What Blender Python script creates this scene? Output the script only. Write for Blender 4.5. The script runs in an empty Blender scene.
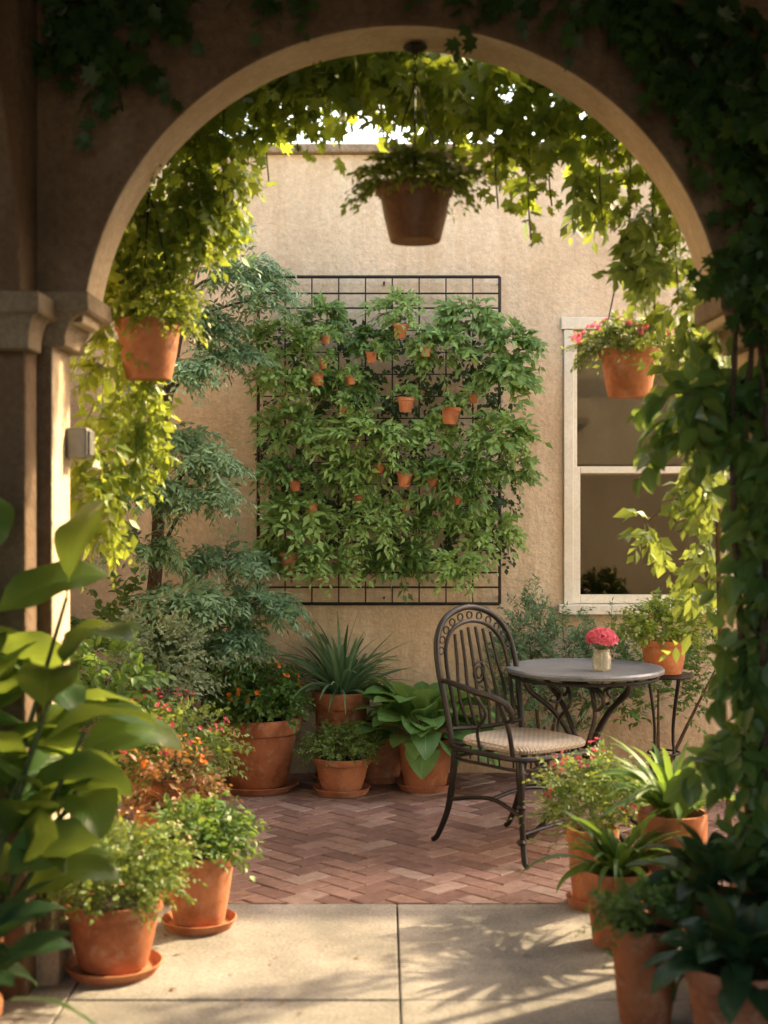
import bpy, bmesh, math, random
import numpy as np
from mathutils import Vector, Matrix
rng=np.random.default_rng(11); random.seed(5)
scene=bpy.context.scene
rad=math.radians
UP=np.array([0,0,1.0]); DOWN=-UP
def norm(a): return a/np.maximum(np.linalg.norm(a,axis=-1,keepdims=True),1e-9)

# ------------------------------------------------------------ materials
def mat_new(name):
    m=bpy.data.materials.new(name); m.use_nodes=True
    nt=m.node_tree; nt.nodes.clear()
    out=nt.nodes.new('ShaderNodeOutputMaterial')
    return m,nt,out
def noise(nt,co,scale,detail=4,rough=.6):
    n=nt.nodes.new('ShaderNodeTexNoise'); n.inputs['Scale'].default_value=scale
    n.inputs['Detail'].default_value=min(detail,4); n.inputs['Roughness'].default_value=rough
    nt.links.new(co,n.inputs['Vector']); return n.outputs['Fac']
def ramp(nt,fac,stops):
    r=nt.nodes.new('ShaderNodeValToRGB'); nt.links.new(fac,r.inputs['Fac'])
    e=r.color_ramp.elements
    e[0].position=stops[0][0]; e[0].color=(*stops[0][1],1)
    e[1].position=stops[-1][0]; e[1].color=(*stops[-1][1],1)
    for p,c in stops[1:-1]:
        x=e.new(p); x.color=(*c,1)
    return r.outputs['Color']
def mix(nt,fac,a,b,mode='MIX'):
    m=nt.nodes.new('ShaderNodeMixRGB'); m.blend_type=mode
    for s,v in (('Fac',fac),('Color1',a),('Color2',b)):
        if isinstance(v,(int,float)): m.inputs[s].default_value=v
        elif isinstance(v,tuple): m.inputs[s].default_value=(*v,1)
        else: nt.links.new(v,m.inputs[s])
    return m.outputs['Color']
def math_(nt,op,a,b=None):
    m=nt.nodes.new('ShaderNodeMath'); m.operation=op
    for i,v in enumerate((a,b)):
        if v is None: continue
        if isinstance(v,(int,float)): m.inputs[i].default_value=v
        else: nt.links.new(v,m.inputs[i])
    return m.outputs[0]
def bump(nt,h,strength,dist=.01,prev=None):
    b=nt.nodes.new('ShaderNodeBump'); b.inputs['Strength'].default_value=strength
    b.inputs['Distance'].default_value=dist; nt.links.new(h,b.inputs['Height'])
    if prev is not None: nt.links.new(prev,b.inputs['Normal'])
    return b.outputs['Normal']
def surf(name,stops,scale=3,rough=.85,fine=60,fine_amt=.25,bumps=((60,.4,.004),),metal=0,spec=.3,extra=None):
    m,nt,out=mat_new(name)
    co=nt.nodes.new('ShaderNodeNewGeometry').outputs['Position']
    c=ramp(nt,noise(nt,co,scale,4,.65),stops)
    f=ramp(nt,noise(nt,co,fine,2),[(.3,(1-fine_amt,)*3),(.7,(1+fine_amt*.4,)*3)])
    c=mix(nt,1.0,c,f,'MULTIPLY')
    if extra: c=extra(nt,co,c)
    p=nt.nodes.new('ShaderNodeBsdfPrincipled')
    nt.links.new(c,p.inputs['Base Color']); p.inputs['Roughness'].default_value=rough
    p.inputs['Metallic'].default_value=metal; p.inputs['Specular IOR Level'].default_value=spec
    n=None
    for s,st,d in bumps: n=bump(nt,noise(nt,co,s,3,.6),st,d,n)
    if n is not None: nt.links.new(n,p.inputs['Normal'])
    nt.links.new(p.outputs[0],out.inputs['Surface'])
    return m
def streaks(nt,co,c):
    mp=nt.nodes.new('ShaderNodeMapping'); mp.inputs['Scale'].default_value=(5,5,.5)
    nt.links.new(co,mp.inputs['Vector'])
    f=ramp(nt,noise(nt,mp.outputs[0],1.6,4,.65),[(.42,(.82,.77,.70)),(.62,(1,1,1))])
    c=mix(nt,.6,c,f,'MULTIPLY')
    sp=nt.nodes.new('ShaderNodeSeparateXYZ'); nt.links.new(co,sp.inputs[0])
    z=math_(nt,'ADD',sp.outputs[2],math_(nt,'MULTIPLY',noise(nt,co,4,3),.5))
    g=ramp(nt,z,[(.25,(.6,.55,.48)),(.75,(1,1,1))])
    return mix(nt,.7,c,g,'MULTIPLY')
M={}
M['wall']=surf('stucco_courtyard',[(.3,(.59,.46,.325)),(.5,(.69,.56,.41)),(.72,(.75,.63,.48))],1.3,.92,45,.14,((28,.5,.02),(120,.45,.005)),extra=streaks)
M['arch']=surf('stucco_arch_shaded',[(.3,(.135,.09,.057)),(.5,(.185,.125,.08)),(.72,(.24,.17,.115))],2.0,.92,50,.2,((22,.7,.02),(110,.6,.005)),extra=streaks)  # loggia stucco, base colour darkened to carry its shade
M['stone']=surf('carved_stone',[(.3,(.22,.165,.11)),(.7,(.34,.26,.18))],6,.85,70,.25,((40,.5,.01),))
def slabx(nt,co,c):
    f=ramp(nt,noise(nt,co,.9,4,.7),[(.35,(.62,.60,.58)),(.6,(1,1,1))])
    return mix(nt,.85,c,f,'MULTIPLY')
M['slab']=surf('concrete_slab',[(.3,(.23,.22,.20)),(.55,(.32,.30,.275)),(.75,(.40,.38,.35))],3.5,.8,90,.35,((35,.35,.006),(180,.35,.002)),extra=slabx)
M['soil']=surf('soil',[(.3,(.02,.013,.008)),(.7,(.06,.04,.025))],30,.95,100,.4,((50,1,.02),))
M['ground']=surf('ground_earth',[(.3,(.16,.13,.09)),(.7,(.25,.21,.15))],.8,.95,20,.3,())
M['mortar']=surf('mortar',[(.3,(.18,.15,.12)),(.7,(.28,.24,.2))],10,.95,100,.3,())
M['iron']=surf('wrought_iron',[(.3,(.018,.016,.016)),(.7,(.038,.034,.032))],12,.42,80,.3,((90,.2,.002),),metal=.5,spec=.5)
M['tabletop']=surf('painted_metal_top',[(.3,(.13,.145,.17)),(.7,(.21,.225,.25))],14,.40,80,.2,((70,.1,.001),),metal=.3,spec=.5)
M['frame']=surf('window_paint',[(.3,(.66,.61,.50)),(.7,(.76,.72,.61))],4,.5,60,.1,((50,.1,.002),))
M['bark']=surf('bark',[(.3,(.05,.035,.022)),(.7,(.13,.09,.06))],14,.9,60,.4,((40,.8,.01),))
M['stem']=surf('green_stem',[(.3,(.05,.07,.02)),(.7,(.10,.12,.04))],10,.6,60,.2,())
M['timber']=surf('timber',[(.3,(.09,.06,.035)),(.7,(.16,.11,.07))],5,.8,60,.4)
M['box']=surf('grey_metal',[(.3,(.17,.165,.155)),(.7,(.24,.235,.22))],9,.45,60,.1,(),metal=.5)
M['dark']=surf('window_interior',[(.3,(.02,.019,.016)),(.7,(.035,.032,.026))],3,.9,60,.1,())
M['plasticpot']=surf('brown_pot',[(.3,(.16,.072,.033)),(.7,(.25,.12,.055))],6,.5,60,.2,((40,.2,.003),))
# woven seat
m,nt,out=mat_new('woven_seat')
co=nt.nodes.new('ShaderNodeTexCoord').outputs['Object']
ch=nt.nodes.new('ShaderNodeTexChecker'); ch.inputs['Scale'].default_value=70; nt.links.new(co,ch.inputs['Vector'])
wv=nt.nodes.new('ShaderNodeTexWave'); wv.inputs['Scale'].default_value=30; nt.links.new(co,wv.inputs['Vector'])
c=mix(nt,ch.outputs['Fac'],(.46,.40,.33),(.35,.30,.24))
c=mix(nt,.5,c,ramp(nt,noise(nt,co,14),[(.3,(.55,.5,.45)),(.7,(1,1,1))]),'MULTIPLY')
p=nt.nodes.new('ShaderNodeBsdfPrincipled'); nt.links.new(c,p.inputs['Base Color']); p.inputs['Roughness'].default_value=.9
nt.links.new(bump(nt,wv.outputs['Fac'],.6,.006),p.inputs['Normal']); nt.links.new(p.outputs[0],out.inputs['Surface']); M['seat']=m
# terracotta
m,nt,out=mat_new('terracotta')
geo=nt.nodes.new('ShaderNodeNewGeometry').outputs['Position']
oi=nt.nodes.new('ShaderNodeObjectInfo').outputs['Random']
c0=ramp(nt,oi,[(0,(.34,.12,.052)),(.5,(.47,.19,.09)),(1,(.41,.165,.09))])
c=mix(nt,.9,c0,ramp(nt,noise(nt,geo,9,4,.7),[(.3,(.55,.5,.46)),(.55,(1,1,1)),(.75,(1.15,1.2,1.25))]),'MULTIPLY')
st=ramp(nt,noise(nt,geo,16,4,.75),[(.54,(0,0,0)),(.76,(.5,.5,.5))])
c=mix(nt,st,c,(.52,.42,.33))
p=nt.nodes.new('ShaderNodeBsdfPrincipled'); nt.links.new(c,p.inputs['Base Color']); p.inputs['Roughness'].default_value=.82
p.inputs['Specular IOR Level'].default_value=.25
nt.links.new(bump(nt,noise(nt,geo,90,3),.3,.003),p.inputs['Normal']); nt.links.new(p.outputs[0],out.inputs['Surface']); M['terra']=m
# brick with per-brick colour
m,nt,out=mat_new('paving_brick')
geo=nt.nodes.new('ShaderNodeNewGeometry').outputs['Position']
at=nt.nodes.new('ShaderNodeAttribute'); at.attribute_name='rnd'
c=ramp(nt,at.outputs['Fac'],[(0,(.17,.092,.075)),(.35,(.245,.14,.11)),(.7,(.31,.185,.15)),(1,(.36,.26,.22))])
c=mix(nt,.9,c,ramp(nt,noise(nt,geo,22,4,.7),[(.3,(.6,.58,.56)),(.7,(1.15,1.15,1.15))]),'MULTIPLY')
c=mix(nt,.8,c,ramp(nt,noise(nt,geo,1.4,4,.6),[(.35,(.7,.7,.66)),(.6,(1.05,1.05,1.05))]),'MULTIPLY')
p=nt.nodes.new('ShaderNodeBsdfPrincipled'); nt.links.new(c,p.inputs['Base Color']); p.inputs['Roughness'].default_value=.75
nt.links.new(bump(nt,noise(nt,geo,70,3),.5,.004),p.inputs['Normal']); nt.links.new(p.outputs[0],out.inputs['Surface']); M['brick']=m
# glass
m,nt,out=mat_new('window_glass')
tr=nt.nodes.new('ShaderNodeBsdfTransparent'); tr.inputs[0].default_value=(.5,.5,.46,1)
gl=nt.nodes.new('ShaderNodeBsdfGlossy'); gl.inputs['Roughness'].default_value=.03; gl.inputs[0].default_value=(.9,.9,.82,1)
ms=nt.nodes.new('ShaderNodeMixShader'); ms.inputs[0].default_value=.045
nt.links.new(tr.outputs[0],ms.inputs[1]); nt.links.new(gl.outputs[0],ms.inputs[2]); nt.links.new(ms.outputs[0],out.inputs['Surface']); M['glass']=m

def leaf_mat(name,dark,light,trans=(.28,.38,.05),tf=.35,rough=.45,rib=.25,big=False):
    m,nt,out=mat_new(name)
    at=nt.nodes.new('ShaderNodeAttribute'); at.attribute_name='lv'
    sp=nt.nodes.new('ShaderNodeSeparateXYZ'); nt.links.new(at.outputs['Vector'],sp.inputs[0])
    geo=nt.nodes.new('ShaderNodeNewGeometry').outputs['Position']
    f=math_(nt,'ADD',math_(nt,'MULTIPLY',sp.outputs[2],.75),math_(nt,'MULTIPLY',noise(nt,geo,5,1),.3))
    c=ramp(nt,f,[(.1,dark),(.55,tuple((a+b)/2 for a,b in zip(dark,light))),(.95,light)])
    ab=math_(nt,'ABSOLUTE',sp.outputs[0])
    r=ramp(nt,ab,[(.02,(rib,)*3),(.06,(0,0,0))])
    c=mix(nt,r,c,tuple(min(1,x*1.8+.03) for x in light))
    p=nt.nodes.new('ShaderNodeBsdfPrincipled'); p.inputs['Roughness'].default_value=rough
    p.inputs['Specular IOR Level'].default_value=.35
    if big:
        c=mix(nt,.5,c,ramp(nt,noise(nt,geo,30,3),[(.3,(.7,.7,.7)),(.7,(1.1,1.1,1.1))]),'MULTIPLY')
        vv=math_(nt,'SUBTRACT',sp.outputs[1],math_(nt,'MULTIPLY',ab,.25))
        sn=math_(nt,'SINE',math_(nt,'MULTIPLY',vv,110))
        nt.links.new(bump(nt,sn,.3,.002),p.inputs['Normal'])
    nt.links.new(c,p.inputs['Base Color'])
    t=nt.nodes.new('ShaderNodeBsdfTranslucent')
    tc=mix(nt,.5,c,trans)
    tc=mix(nt,math_(nt,'MULTIPLY',sp.outputs[2],.5),tc,trans)
    nt.links.new(tc,t.inputs['Color'])
    ms=nt.nodes.new('ShaderNodeMixShader'); ms.inputs[0].default_value=tf
    nt.links.new(p.outputs[0],ms.inputs[1]); nt.links.new(t.outputs[0],ms.inputs[2]); nt.links.new(ms.outputs[0],out.inputs['Surface'])
    return m
M['l_vine']=leaf_mat('leaf_vine',(.02,.06,.012),(.10,.19,.025),(.55,.62,.05),.47)
M['l_gold']=leaf_mat('leaf_golden',(.06,.13,.018),(.20,.29,.04),(.56,.62,.07),.43)
M['l_deep']=leaf_mat('leaf_deep',(.014,.045,.014),(.05,.115,.03),(.18,.30,.05),.28,.38)
M['l_blue']=leaf_mat('leaf_bluegreen',(.045,.11,.055),(.17,.29,.15),(.26,.40,.14),.3,.5)
M['l_mid']=leaf_mat('leaf_mid',(.03,.085,.02),(.12,.23,.045),(.32,.46,.06),.34)
M['l_jas']=leaf_mat('leaf_jasmine',(.03,.085,.022),(.14,.25,.06),(.38,.52,.08),.38,.40)
M['l_big']=leaf_mat('leaf_broad',(.025,.075,.02),(.08,.18,.045),(.45,.56,.06),.40,.36,.3,True)
M['l_hosta']=leaf_mat('leaf_hosta',(.07,.17,.05),(.17,.32,.09),(.35,.46,.08),.33,.42,.3,True)
M['l_bigd']=leaf_mat('leaf_broad_dark',(.016,.05,.022),(.06,.135,.06),(.18,.30,.06),.28,.36,.2,True)
M['l_trel']=leaf_mat('leaf_trellis',(.05,.125,.032),(.26,.41,.11),(.34,.48,.10),.32,.5)
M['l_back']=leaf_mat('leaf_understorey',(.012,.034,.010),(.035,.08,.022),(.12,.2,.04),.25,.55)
M['l_lime']=leaf_mat('leaf_lime',(.07,.13,.03),(.19,.29,.065),(.48,.54,.08),.36)
M['l_grey']=leaf_mat('leaf_grey',(.08,.12,.07),(.20,.27,.16),(.3,.38,.15),.3,.6)
M['l_red']=leaf_mat('leaf_russet',(.07,.09,.025),(.30,.12,.06),(.6,.26,.06),.33,.5)
M['f_pink']=leaf_mat('petal_pink',(.60,.08,.15),(.80,.26,.33),(.8,.2,.3),.35,.6,0)
M['f_rose']=leaf_mat('petal_rose',(.42,.05,.09),(.62,.14,.16),(.7,.15,.2),.35,.6,0)
M['f_orange']=leaf_mat('petal_orange',(.7,.14,.02),(.85,.32,.04),(.9,.3,.05),.35,.6,0)
M['f_cream']=leaf_mat('petal_cream',(.7,.55,.35),(.8,.7,.5),(.8,.6,.4),.35,.6,0)
M['dry']=leaf_mat('leaf_dry',(.16,.09,.03),(.32,.20,.07),(.4,.25,.08),.2,.7)

# ------------------------------------------------------------ mesh builders
class MB:
    def __init__(s): s.v=[]; s.f=[]
    def box(s,x0,x1,y0,y1,z0,z1):
        b=len(s.v)
        s.v+=[(x0,y0,z0),(x1,y0,z0),(x1,y1,z0),(x0,y1,z0),(x0,y0,z1),(x1,y0,z1),(x1,y1,z1),(x0,y1,z1)]
        s.f+=[tuple(b+i for i in q) for q in ((0,3,2,1),(4,5,6,7),(0,1,5,4),(1,2,6,5),(2,3,7,6),(3,0,4,7))]
    def rectloft(s,x0,x1,y0,y1,prof,ky=1.):
        b=len(s.v)
        for p,z in prof: s.v+=[(x0-p,y0-p*ky,z),(x1+p,y0-p*ky,z),(x1+p,y1+p*ky,z),(x0-p,y1+p*ky,z)]
        n=len(prof)
        for i in range(n-1):
            for k in range(4):
                l=(k+1)%4; s.f.append((b+i*4+k,b+i*4+l,b+i*4+4+l,b+i*4+4+k))
        s.f.append((b+3,b+2,b+1,b)); s.f.append(tuple(b+(n-1)*4+k for k in range(4)))
    def lathe(s,prof,c=(0,0,0),seg=40,wob=0):
        b=len(s.v); n=len(prof)
        ph=random.random()*6
        for i in range(seg):
            a=2*math.pi*i/seg
            for r,z in prof:
                rr=r*(1+wob*math.sin(2*a+ph+z*6))
                s.v.append((c[0]+rr*math.cos(a),c[1]+rr*math.sin(a),c[2]+z))
        for i in range(seg):
            j=(i+1)%seg
            for k in range(n-1):
                s.f.append((b+i*n+k,b+j*n+k,b+j*n+k+1,b+i*n+k+1))
    def tube(s,pts,r,n=8,sub=5,closed=False,smooth=True):
        P=[Vector(p) for p in pts]; R=r if isinstance(r,(list,tuple)) else [r]*len(P)
        if smooth and len(P)>2:
            Q=[];RR=[]; m=len(P)
            for i in range(m if closed else m-1):
                g=lambda k:P[k%m] if closed else P[min(max(k,0),m-1)]
                p0,p1,p2,p3=g(i-1),g(i),g(i+1),g(i+2)
                r1,r2=R[i],R[(i+1)%m]
                for k in range(sub):
                    t=k/sub
                    Q.append(.5*((2*p1)+(p2-p0)*t+(2*p0-5*p1+4*p2-p3)*t*t+(3*p1-p0-3*p2+p3)*t**3)); RR.append(r1+(r2-r1)*t)
            if not closed: Q.append(P[-1]); RR.append(R[-1])
            P,R=Q,RR
        m=len(P); b=len(s.v)
        T0=(P[1]-P[0]).normalized(); u=T0.orthogonal().normalized()
        for i in range(m):
            if closed: T=(P[(i+1)%m]-P[i-1])
            else: T=(P[min(i+1,m-1)]-P[max(i-1,0)])
            T=T.normalized() if T.length>1e-9 else T0
            u=(u-T*u.dot(T)); u=u.normalized() if u.length>1e-6 else T.orthogonal().normalized()
            w=T.cross(u)
            for k in range(n):
                a=2*math.pi*k/n; q=P[i]+(u*math.cos(a)+w*math.sin(a))*R[i]; s.v.append(tuple(q))
        for i in range(m if closed else m-1):
            j=(i+1)%m
            for k in range(n):
                l=(k+1)%n; s.f.append((b+i*n+k,b+i*n+l,b+j*n+l,b+j*n+k))
        if not closed:
            s.f.append(tuple(b+k for k in range(n))[::-1]); s.f.append(tuple(b+(m-1)*n+k for k in range(n)))
    def prism(s,poly,axis,a,b_):
        b=len(s.v); n=len(poly)
        for t in (a,b_):
            for p in poly:
                s.v.append((p[0],t,p[1]) if axis=='y' else (t,p[0],p[1]))
        s.f.append(tuple(range(b,b+n))); s.f.append(tuple(range(b+2*n-1,b+n-1,-1)))
        for i in range(n):
            j=(i+1)%n; s.f.append((b+i,b+n+i,b+n+j,b+j))
def add_mesh(name,mb,mat,parent=None,smooth=False,bevel=0,loc=None):
    me=bpy.data.meshes.new(name); me.from_pydata(mb.v,[],mb.f); me.materials.append(mat)
    bm=bmesh.new(); bm.from_mesh(me); bmesh.ops.recalc_face_normals(bm,faces=bm.faces); bm.to_mesh(me); bm.free()
    ob=bpy.data.objects.new(name,me); scene.collection.objects.link(ob)
    if parent: ob.parent=parent
    if loc: ob.location=loc
    if smooth:
        me.polygons.foreach_set('use_smooth',[True]*len(me.polygons)); me.set_sharp_from_angle(angle=rad(40))
    if bevel:
        b=ob.modifiers.new('bevel','BEVEL'); b.width=bevel; b.segments=2; b.limit_method='ANGLE'; b.angle_limit=rad(40)
    return ob
def empty(name,loc=(0,0,0),rz=0,parent=None):
    e=bpy.data.objects.new(name,None); e.location=loc; e.rotation_euler=(0,0,rz); e.empty_display_size=.1
    scene.collection.objects.link(e)
    if parent: e.parent=parent
    return e
class LB:
    def __init__(s): s.V=[];s.T=[];s.A=[];s.n=0
    def add(s,v,t,a):
        s.V.append(v.reshape(-1,3)); s.T.append(t.reshape(-1,3)+s.n); s.A.append(a.reshape(-1,3)); s.n+=len(s.V[-1])
    def leaves(s,pos,d,n,size,tm,width=1.,rnd=None):
        V,F=tm; N=len(pos); d=norm(d); x=np.cross(d,n); x=norm(x+1e-6); nn=np.cross(x,d)
        if np.isscalar(size): size=np.full(N,size)
        if rnd is None: rnd=rng.random(N)
        w=width*rng.uniform(.85,1.15,N)
        cz=V[None,:,2:3]*rng.uniform(.3,2.0,N)[:,None,None]
        v=pos[:,None]+size[:,None,None]*(V[None,:,0:1]*w[:,None,None]*x[:,None]+V[None,:,1:2]*d[:,None]+cz*nn[:,None])
        K=len(V); t=F[None]+(np.arange(N)*K)[:,None,None]
        a=np.empty((N,K,3)); a[...,0]=V[None,:,0]*2; a[...,1]=V[None,:,1]; a[...,2]=rnd[:,None]
        s.add(v,t,a)
    def blades(s,o,az,e0,bend,L,W,prof,nseg=9,fold=.25,wave=.0,roll=0.25,rnd=None,kink=1.0):
        N=len(o); k=nseg+1; t=np.linspace(0,1,k)
        e=e0[:,None]-bend[:,None]*t[None]**kink
        h=np.stack([np.cos(az),np.sin(az),np.zeros(N)],1)
        T=np.cos(e)[...,None]*h[:,None]+np.sin(e)[...,None]*UP
        C=np.concatenate([np.zeros((N,1,3)),np.cumsum((T[:,1:]+T[:,:-1])*.5*(L/nseg)[:,None,None],1)],1)+o[:,None]
        side=np.stack([-np.sin(az),np.cos(az),np.zeros(N)],1)[:,None]
        nn=np.cross(side*np.ones_like(T),T)
        rl=rng.normal(0,roll,N)[:,None,None]
        S=side*np.cos(rl)+nn*(-np.sin(rl)); NN=norm(np.cross(S,T))
        NN=np.where(NN[...,2:3]<0,-NN,NN)
        w=prof(t)[None,:]*W[:,None]*.5
        us=np.array([-1,-.55,0,.55,1.]); K=5
        ph=rng.random(N)*6
        wav=wave*np.sin(t[None]*14+ph[:,None])*w
        v=np.empty((N,k,K,3))
        for i,u in enumerate(us):
            v[:,:,i]=C+S*(w*u)[...,None]+NN*((w*fold*abs(u)-w*fold*.5*u*u+wav*u*u*np.sign(u)))[...,None]
        idx=np.arange(k*K).reshape(k,K)
        a=idx[:-1,:-1].ravel();b=idx[:-1,1:].ravel();c=idx[1:,1:].ravel();d=idx[1:,:-1].ravel()
        F=np.concatenate([np.stack([a,b,c],1),np.stack([a,c,d],1)])
        if rnd is None: rnd=rng.random(N)
        at=np.empty((N,k,K,3)); at[...,0]=us[None,None]; at[...,1]=t[None,:,None]; at[...,2]=rnd[:,None,None]
        s.add(v,F[None]+(np.arange(N)*k*K)[:,None,None],at)
        return C
    def stems(s,P,r):
        N,K,_=P.shape
        T=norm(P[:,-1]-P[:,0]); x=norm(np.cross(T,rng.normal(size=(N,3)))); y=np.cross(T,x)
        v=np.empty((N,K,3,3))
        for j in range(3):
            a=2*math.pi*j/3
            taper=np.linspace(1,.5,K)[None,:,None]
            v[:,:,j]=P+(x*math.cos(a)+y*math.sin(a))[:,None]*r*taper
        F=[]
        for i in range(K-1):
            for j in range(3):
                l=(j+1)%3; F+=[(i*3+j,i*3+l,(i+1)*3+l),(i*3+j,(i+1)*3+l,(i+1)*3+j)]
        F=np.array(F); s.add(v,F[None]+(np.arange(N)*K*3)[:,None,None],np.full((N,K,3,3),.5))
    def build(s,name,mat,parent=None,smooth=True):
        if not s.V: return None
        V=np.concatenate(s.V).astype(np.float32);T=np.concatenate(s.T).astype(np.int32);A=np.concatenate(s.A).astype(np.float32)
        me=bpy.data.meshes.new(name); me.vertices.add(len(V)); me.vertices.foreach_set('co',V.ravel())
        me.loops.add(len(T)*3); me.loops.foreach_set('vertex_index',T.ravel())
        me.polygons.add(len(T)); me.polygons.foreach_set('loop_start',np.arange(0,len(T)*3,3,dtype=np.int32))
        try: me.polygons.foreach_set('loop_total',np.full(len(T),3,dtype=np.int32))
        except Exception: pass
        me.polygons.foreach_set('use_smooth',np.full(len(T),smooth))
        me.update(calc_edges=True)
        at=me.attributes.new('lv','FLOAT_VECTOR','POINT'); at.data.foreach_set('vector',A.ravel())
        me.materials.append(mat)
        ob=bpy.data.objects.new(name,me); scene.collection.objects.link(ob)
        if parent: ob.parent=parent
        return ob
def T_(V,F): return np.array(V,float),np.array(F)
SMALL=T_([(0,0,0),(-.26,.45,.06),(0,.45,0),(.26,.45,.06),(0,1,-.08)],[(0,2,1),(0,3,2),(1,2,4),(2,3,4)])
OV=T_([(0,0,0),(0,.28,.0),(0,.6,-.02),(0,1,-.16),(-.24,.2,.07),(-.30,.5,.07),(-.16,.8,.0),(.24,.2,.07),(.30,.5,.07),(.16,.8,.0)],
  [(0,1,4),(1,5,4),(1,2,5),(2,6,5),(2,3,6),(0,7,1),(1,7,8),(1,8,2),(2,8,9),(2,9,3)])
NARROW=T_([(0,0,0),(-.13,.4,.04),(0,.45,0),(.13,.4,.04),(0,1,-.12)],[(0,2,1),(0,3,2),(1,2,4),(2,3,4)])
_o=[(0,0,0),(-.30,-.02,.02),(-.26,.22,.03),(-.52,.38,-.03),(-.27,.50,.03),(-.30,.78,-.02),(-.10,.66,.03),(0,1.0,-.10),(.10,.66,.03),(.30,.78,-.02),(.27,.50,.03),(.52,.38,-.03),(.26,.22,.03),(.30,-.02,.02)]
LOBE=T_([(0,.35,-.02)]+_o,[(0,i,i%14+1) for i in range(1,15)])
PETAL=T_([(0,0,0),(-.3,.6,.1),(0,.5,0),(.3,.6,.1),(0,1,.1)],[(0,2,1),(0,3,2),(1,2,4),(2,3,4)])

def sprigs(lb,sb,o,d,L,n=8,droop=.4,size=.04,spread=.9,tm=SMALL,width=1.,nb=(0,-.3,.8),nj=.45,stem_r=.0015,sj=.22,dj=.3,hang=.15,rb=0.,rs=1.):
    N=len(o)
    if np.isscalar(L): L=L*rng.uniform(.7,1.25,N)
    d=norm(d); t=np.clip(np.linspace(.15,1,n)[None,:]+rng.normal(0,.03,(N,n)),.05,1.02)[...,None]
    LL=L[:,None,None]; P=o[:,None]+d[:,None]*LL*t+DOWN*droop*LL*t**2
    T=norm(d[:,None]+DOWN*2*droop*t)
    ref=norm(np.array(nb)+rng.normal(0,.3,(N,3)))[:,None]
    side=norm(np.cross(T,ref)+1e-5); sg=np.where(np.arange(n)%2==0,1,-1)[None,:,None]
    D=norm(T*.7+side*sg*spread+rng.normal(0,dj,(N,n,3))+DOWN*hang); D[:,-1]=norm(T[:,-1]+rng.normal(0,.2,(N,3)))
    Nn=norm(ref+rng.normal(0,nj,(N,n,3)))
    sz=size*np.clip(1+sj*rng.normal(size=(N,n)),.5,1.6)*(1.1-.35*t[...,0])
    r=np.clip(rb+rs*(.5*rng.random((N,1))+.3*rng.random((N,n))+.2*t[...,0]),0,1)
    lb.leaves(P.reshape(-1,3),D.reshape(-1,3),Nn.reshape(-1,3),sz.ravel(),tm,width,r.ravel())
    if sb is not None:
        tt=np.linspace(0,1,4)[None,:,None]; sb.stems(o[:,None]+d[:,None]*LL*tt+DOWN*droop*LL*tt**2,stem_r)
def ball(N,lo=0.,hi=1.,zmin=-1.):
    v=norm(rng.normal(size=(N*3,3))); v=v[v[:,2]>=zmin][:N]
    while len(v)<N: v=np.concatenate([v,v])[:N]
    return v,rng.uniform(lo,hi,len(v))**.5
def mound(lb,sb,c,R,N,L=.08,zmin=-.2,lo=.25,hi=.75,up=.3,**k):
    v,r=ball(N,lo,hi,zmin); c=np.array(c);R=np.array(R)
    lump=1+.2*np.sin(v[:,0]*5+rng.random()*6)*np.sin(v[:,1]*4+rng.random()*6)+.12*rng.normal(size=N)
    o=c+v*R*(r*lump)[:,None]
    d=norm(v+UP*up+rng.normal(0,.3,(N,3)))
    sprigs(lb,sb,o,d,L,**k)
    return o
def flowers(fb,pos,dirs,r,np_=6):
    N=len(pos); dirs=norm(dirs); x=norm(np.cross(dirs,rng.normal(size=(N,3)))); y=np.cross(dirs,x)
    for k in range(np_):
        a=2*math.pi*k/np_
        d=(x*math.cos(a)+y*math.sin(a))*1.+dirs*rng.uniform(.1,.7)
        fb.leaves(pos,d,dirs,r*rng.uniform(.8,1.2,N),PETAL,1.2)
def flower_shell(fb,c,R,N,r=.012,zmin=.1,cl=3):
    v,_=ball(N,zmin=zmin); c=np.array(c);R=np.array(R)
    for k in range(cl):
        vv=norm(v+rng.normal(0,.07,v.shape)); flowers(fb,c+vv*R*rng.uniform(.95,1.12,len(v))[:,None],vv,r)

# ------------------------------------------------------------ pots
def pot(parent,R,h,mat=None,saucer=True,name='pot',base=0.,soil=True):
    mat=mat or M['terra']; m=MB()
    rb=R*random.uniform(.64,.74); t=R*.09; rim=h*random.uniform(.15,.23)
    z0=.022 if saucer else .0
    m.lathe([(0,z0),(rb*.97,z0),(rb,z0+.006),((rb+R*.9)*.5+R*.012,(z0+h-rim)*.5),(R*.90,h-rim),(R*.965,h-rim+.003),(R*.985,h-rim+.008),(R,h-.008),(R*.985,h),(R-t,h),(R-t*1.2,h-.01),(R-t*1.6,h-rim*.5),(0,h-rim*.5)],wob=.004)
    add_mesh(name,m,mat,parent,True)
    if saucer:
        m=MB(); r=R*.98
        m.lathe([(0,.0015),(r*.86,.0015),(r*.97,.028),(r,.034),(r*.97,.036),(r*.93,.032),(r*.84,.012),(0,.012)])
        add_mesh('saucer',m,mat,parent,True)
    if soil:
        m=MB(); m.lathe([(0,h-rim*.3),(R*.5,h-rim*.32),(R-t*1.35,h-rim*.45)],seg=24,wob=.02); add_mesh('soil',m,M['soil'],parent,True)
def finish(parent,lb,lm,sb=None,extra=()):
    lb.build('foliage',M[lm],parent)
    if sb is not None: sb.build('stems',M['stem'],parent)
    for b,mm,nm in extra: b.build(nm,M[mm],parent)
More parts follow.
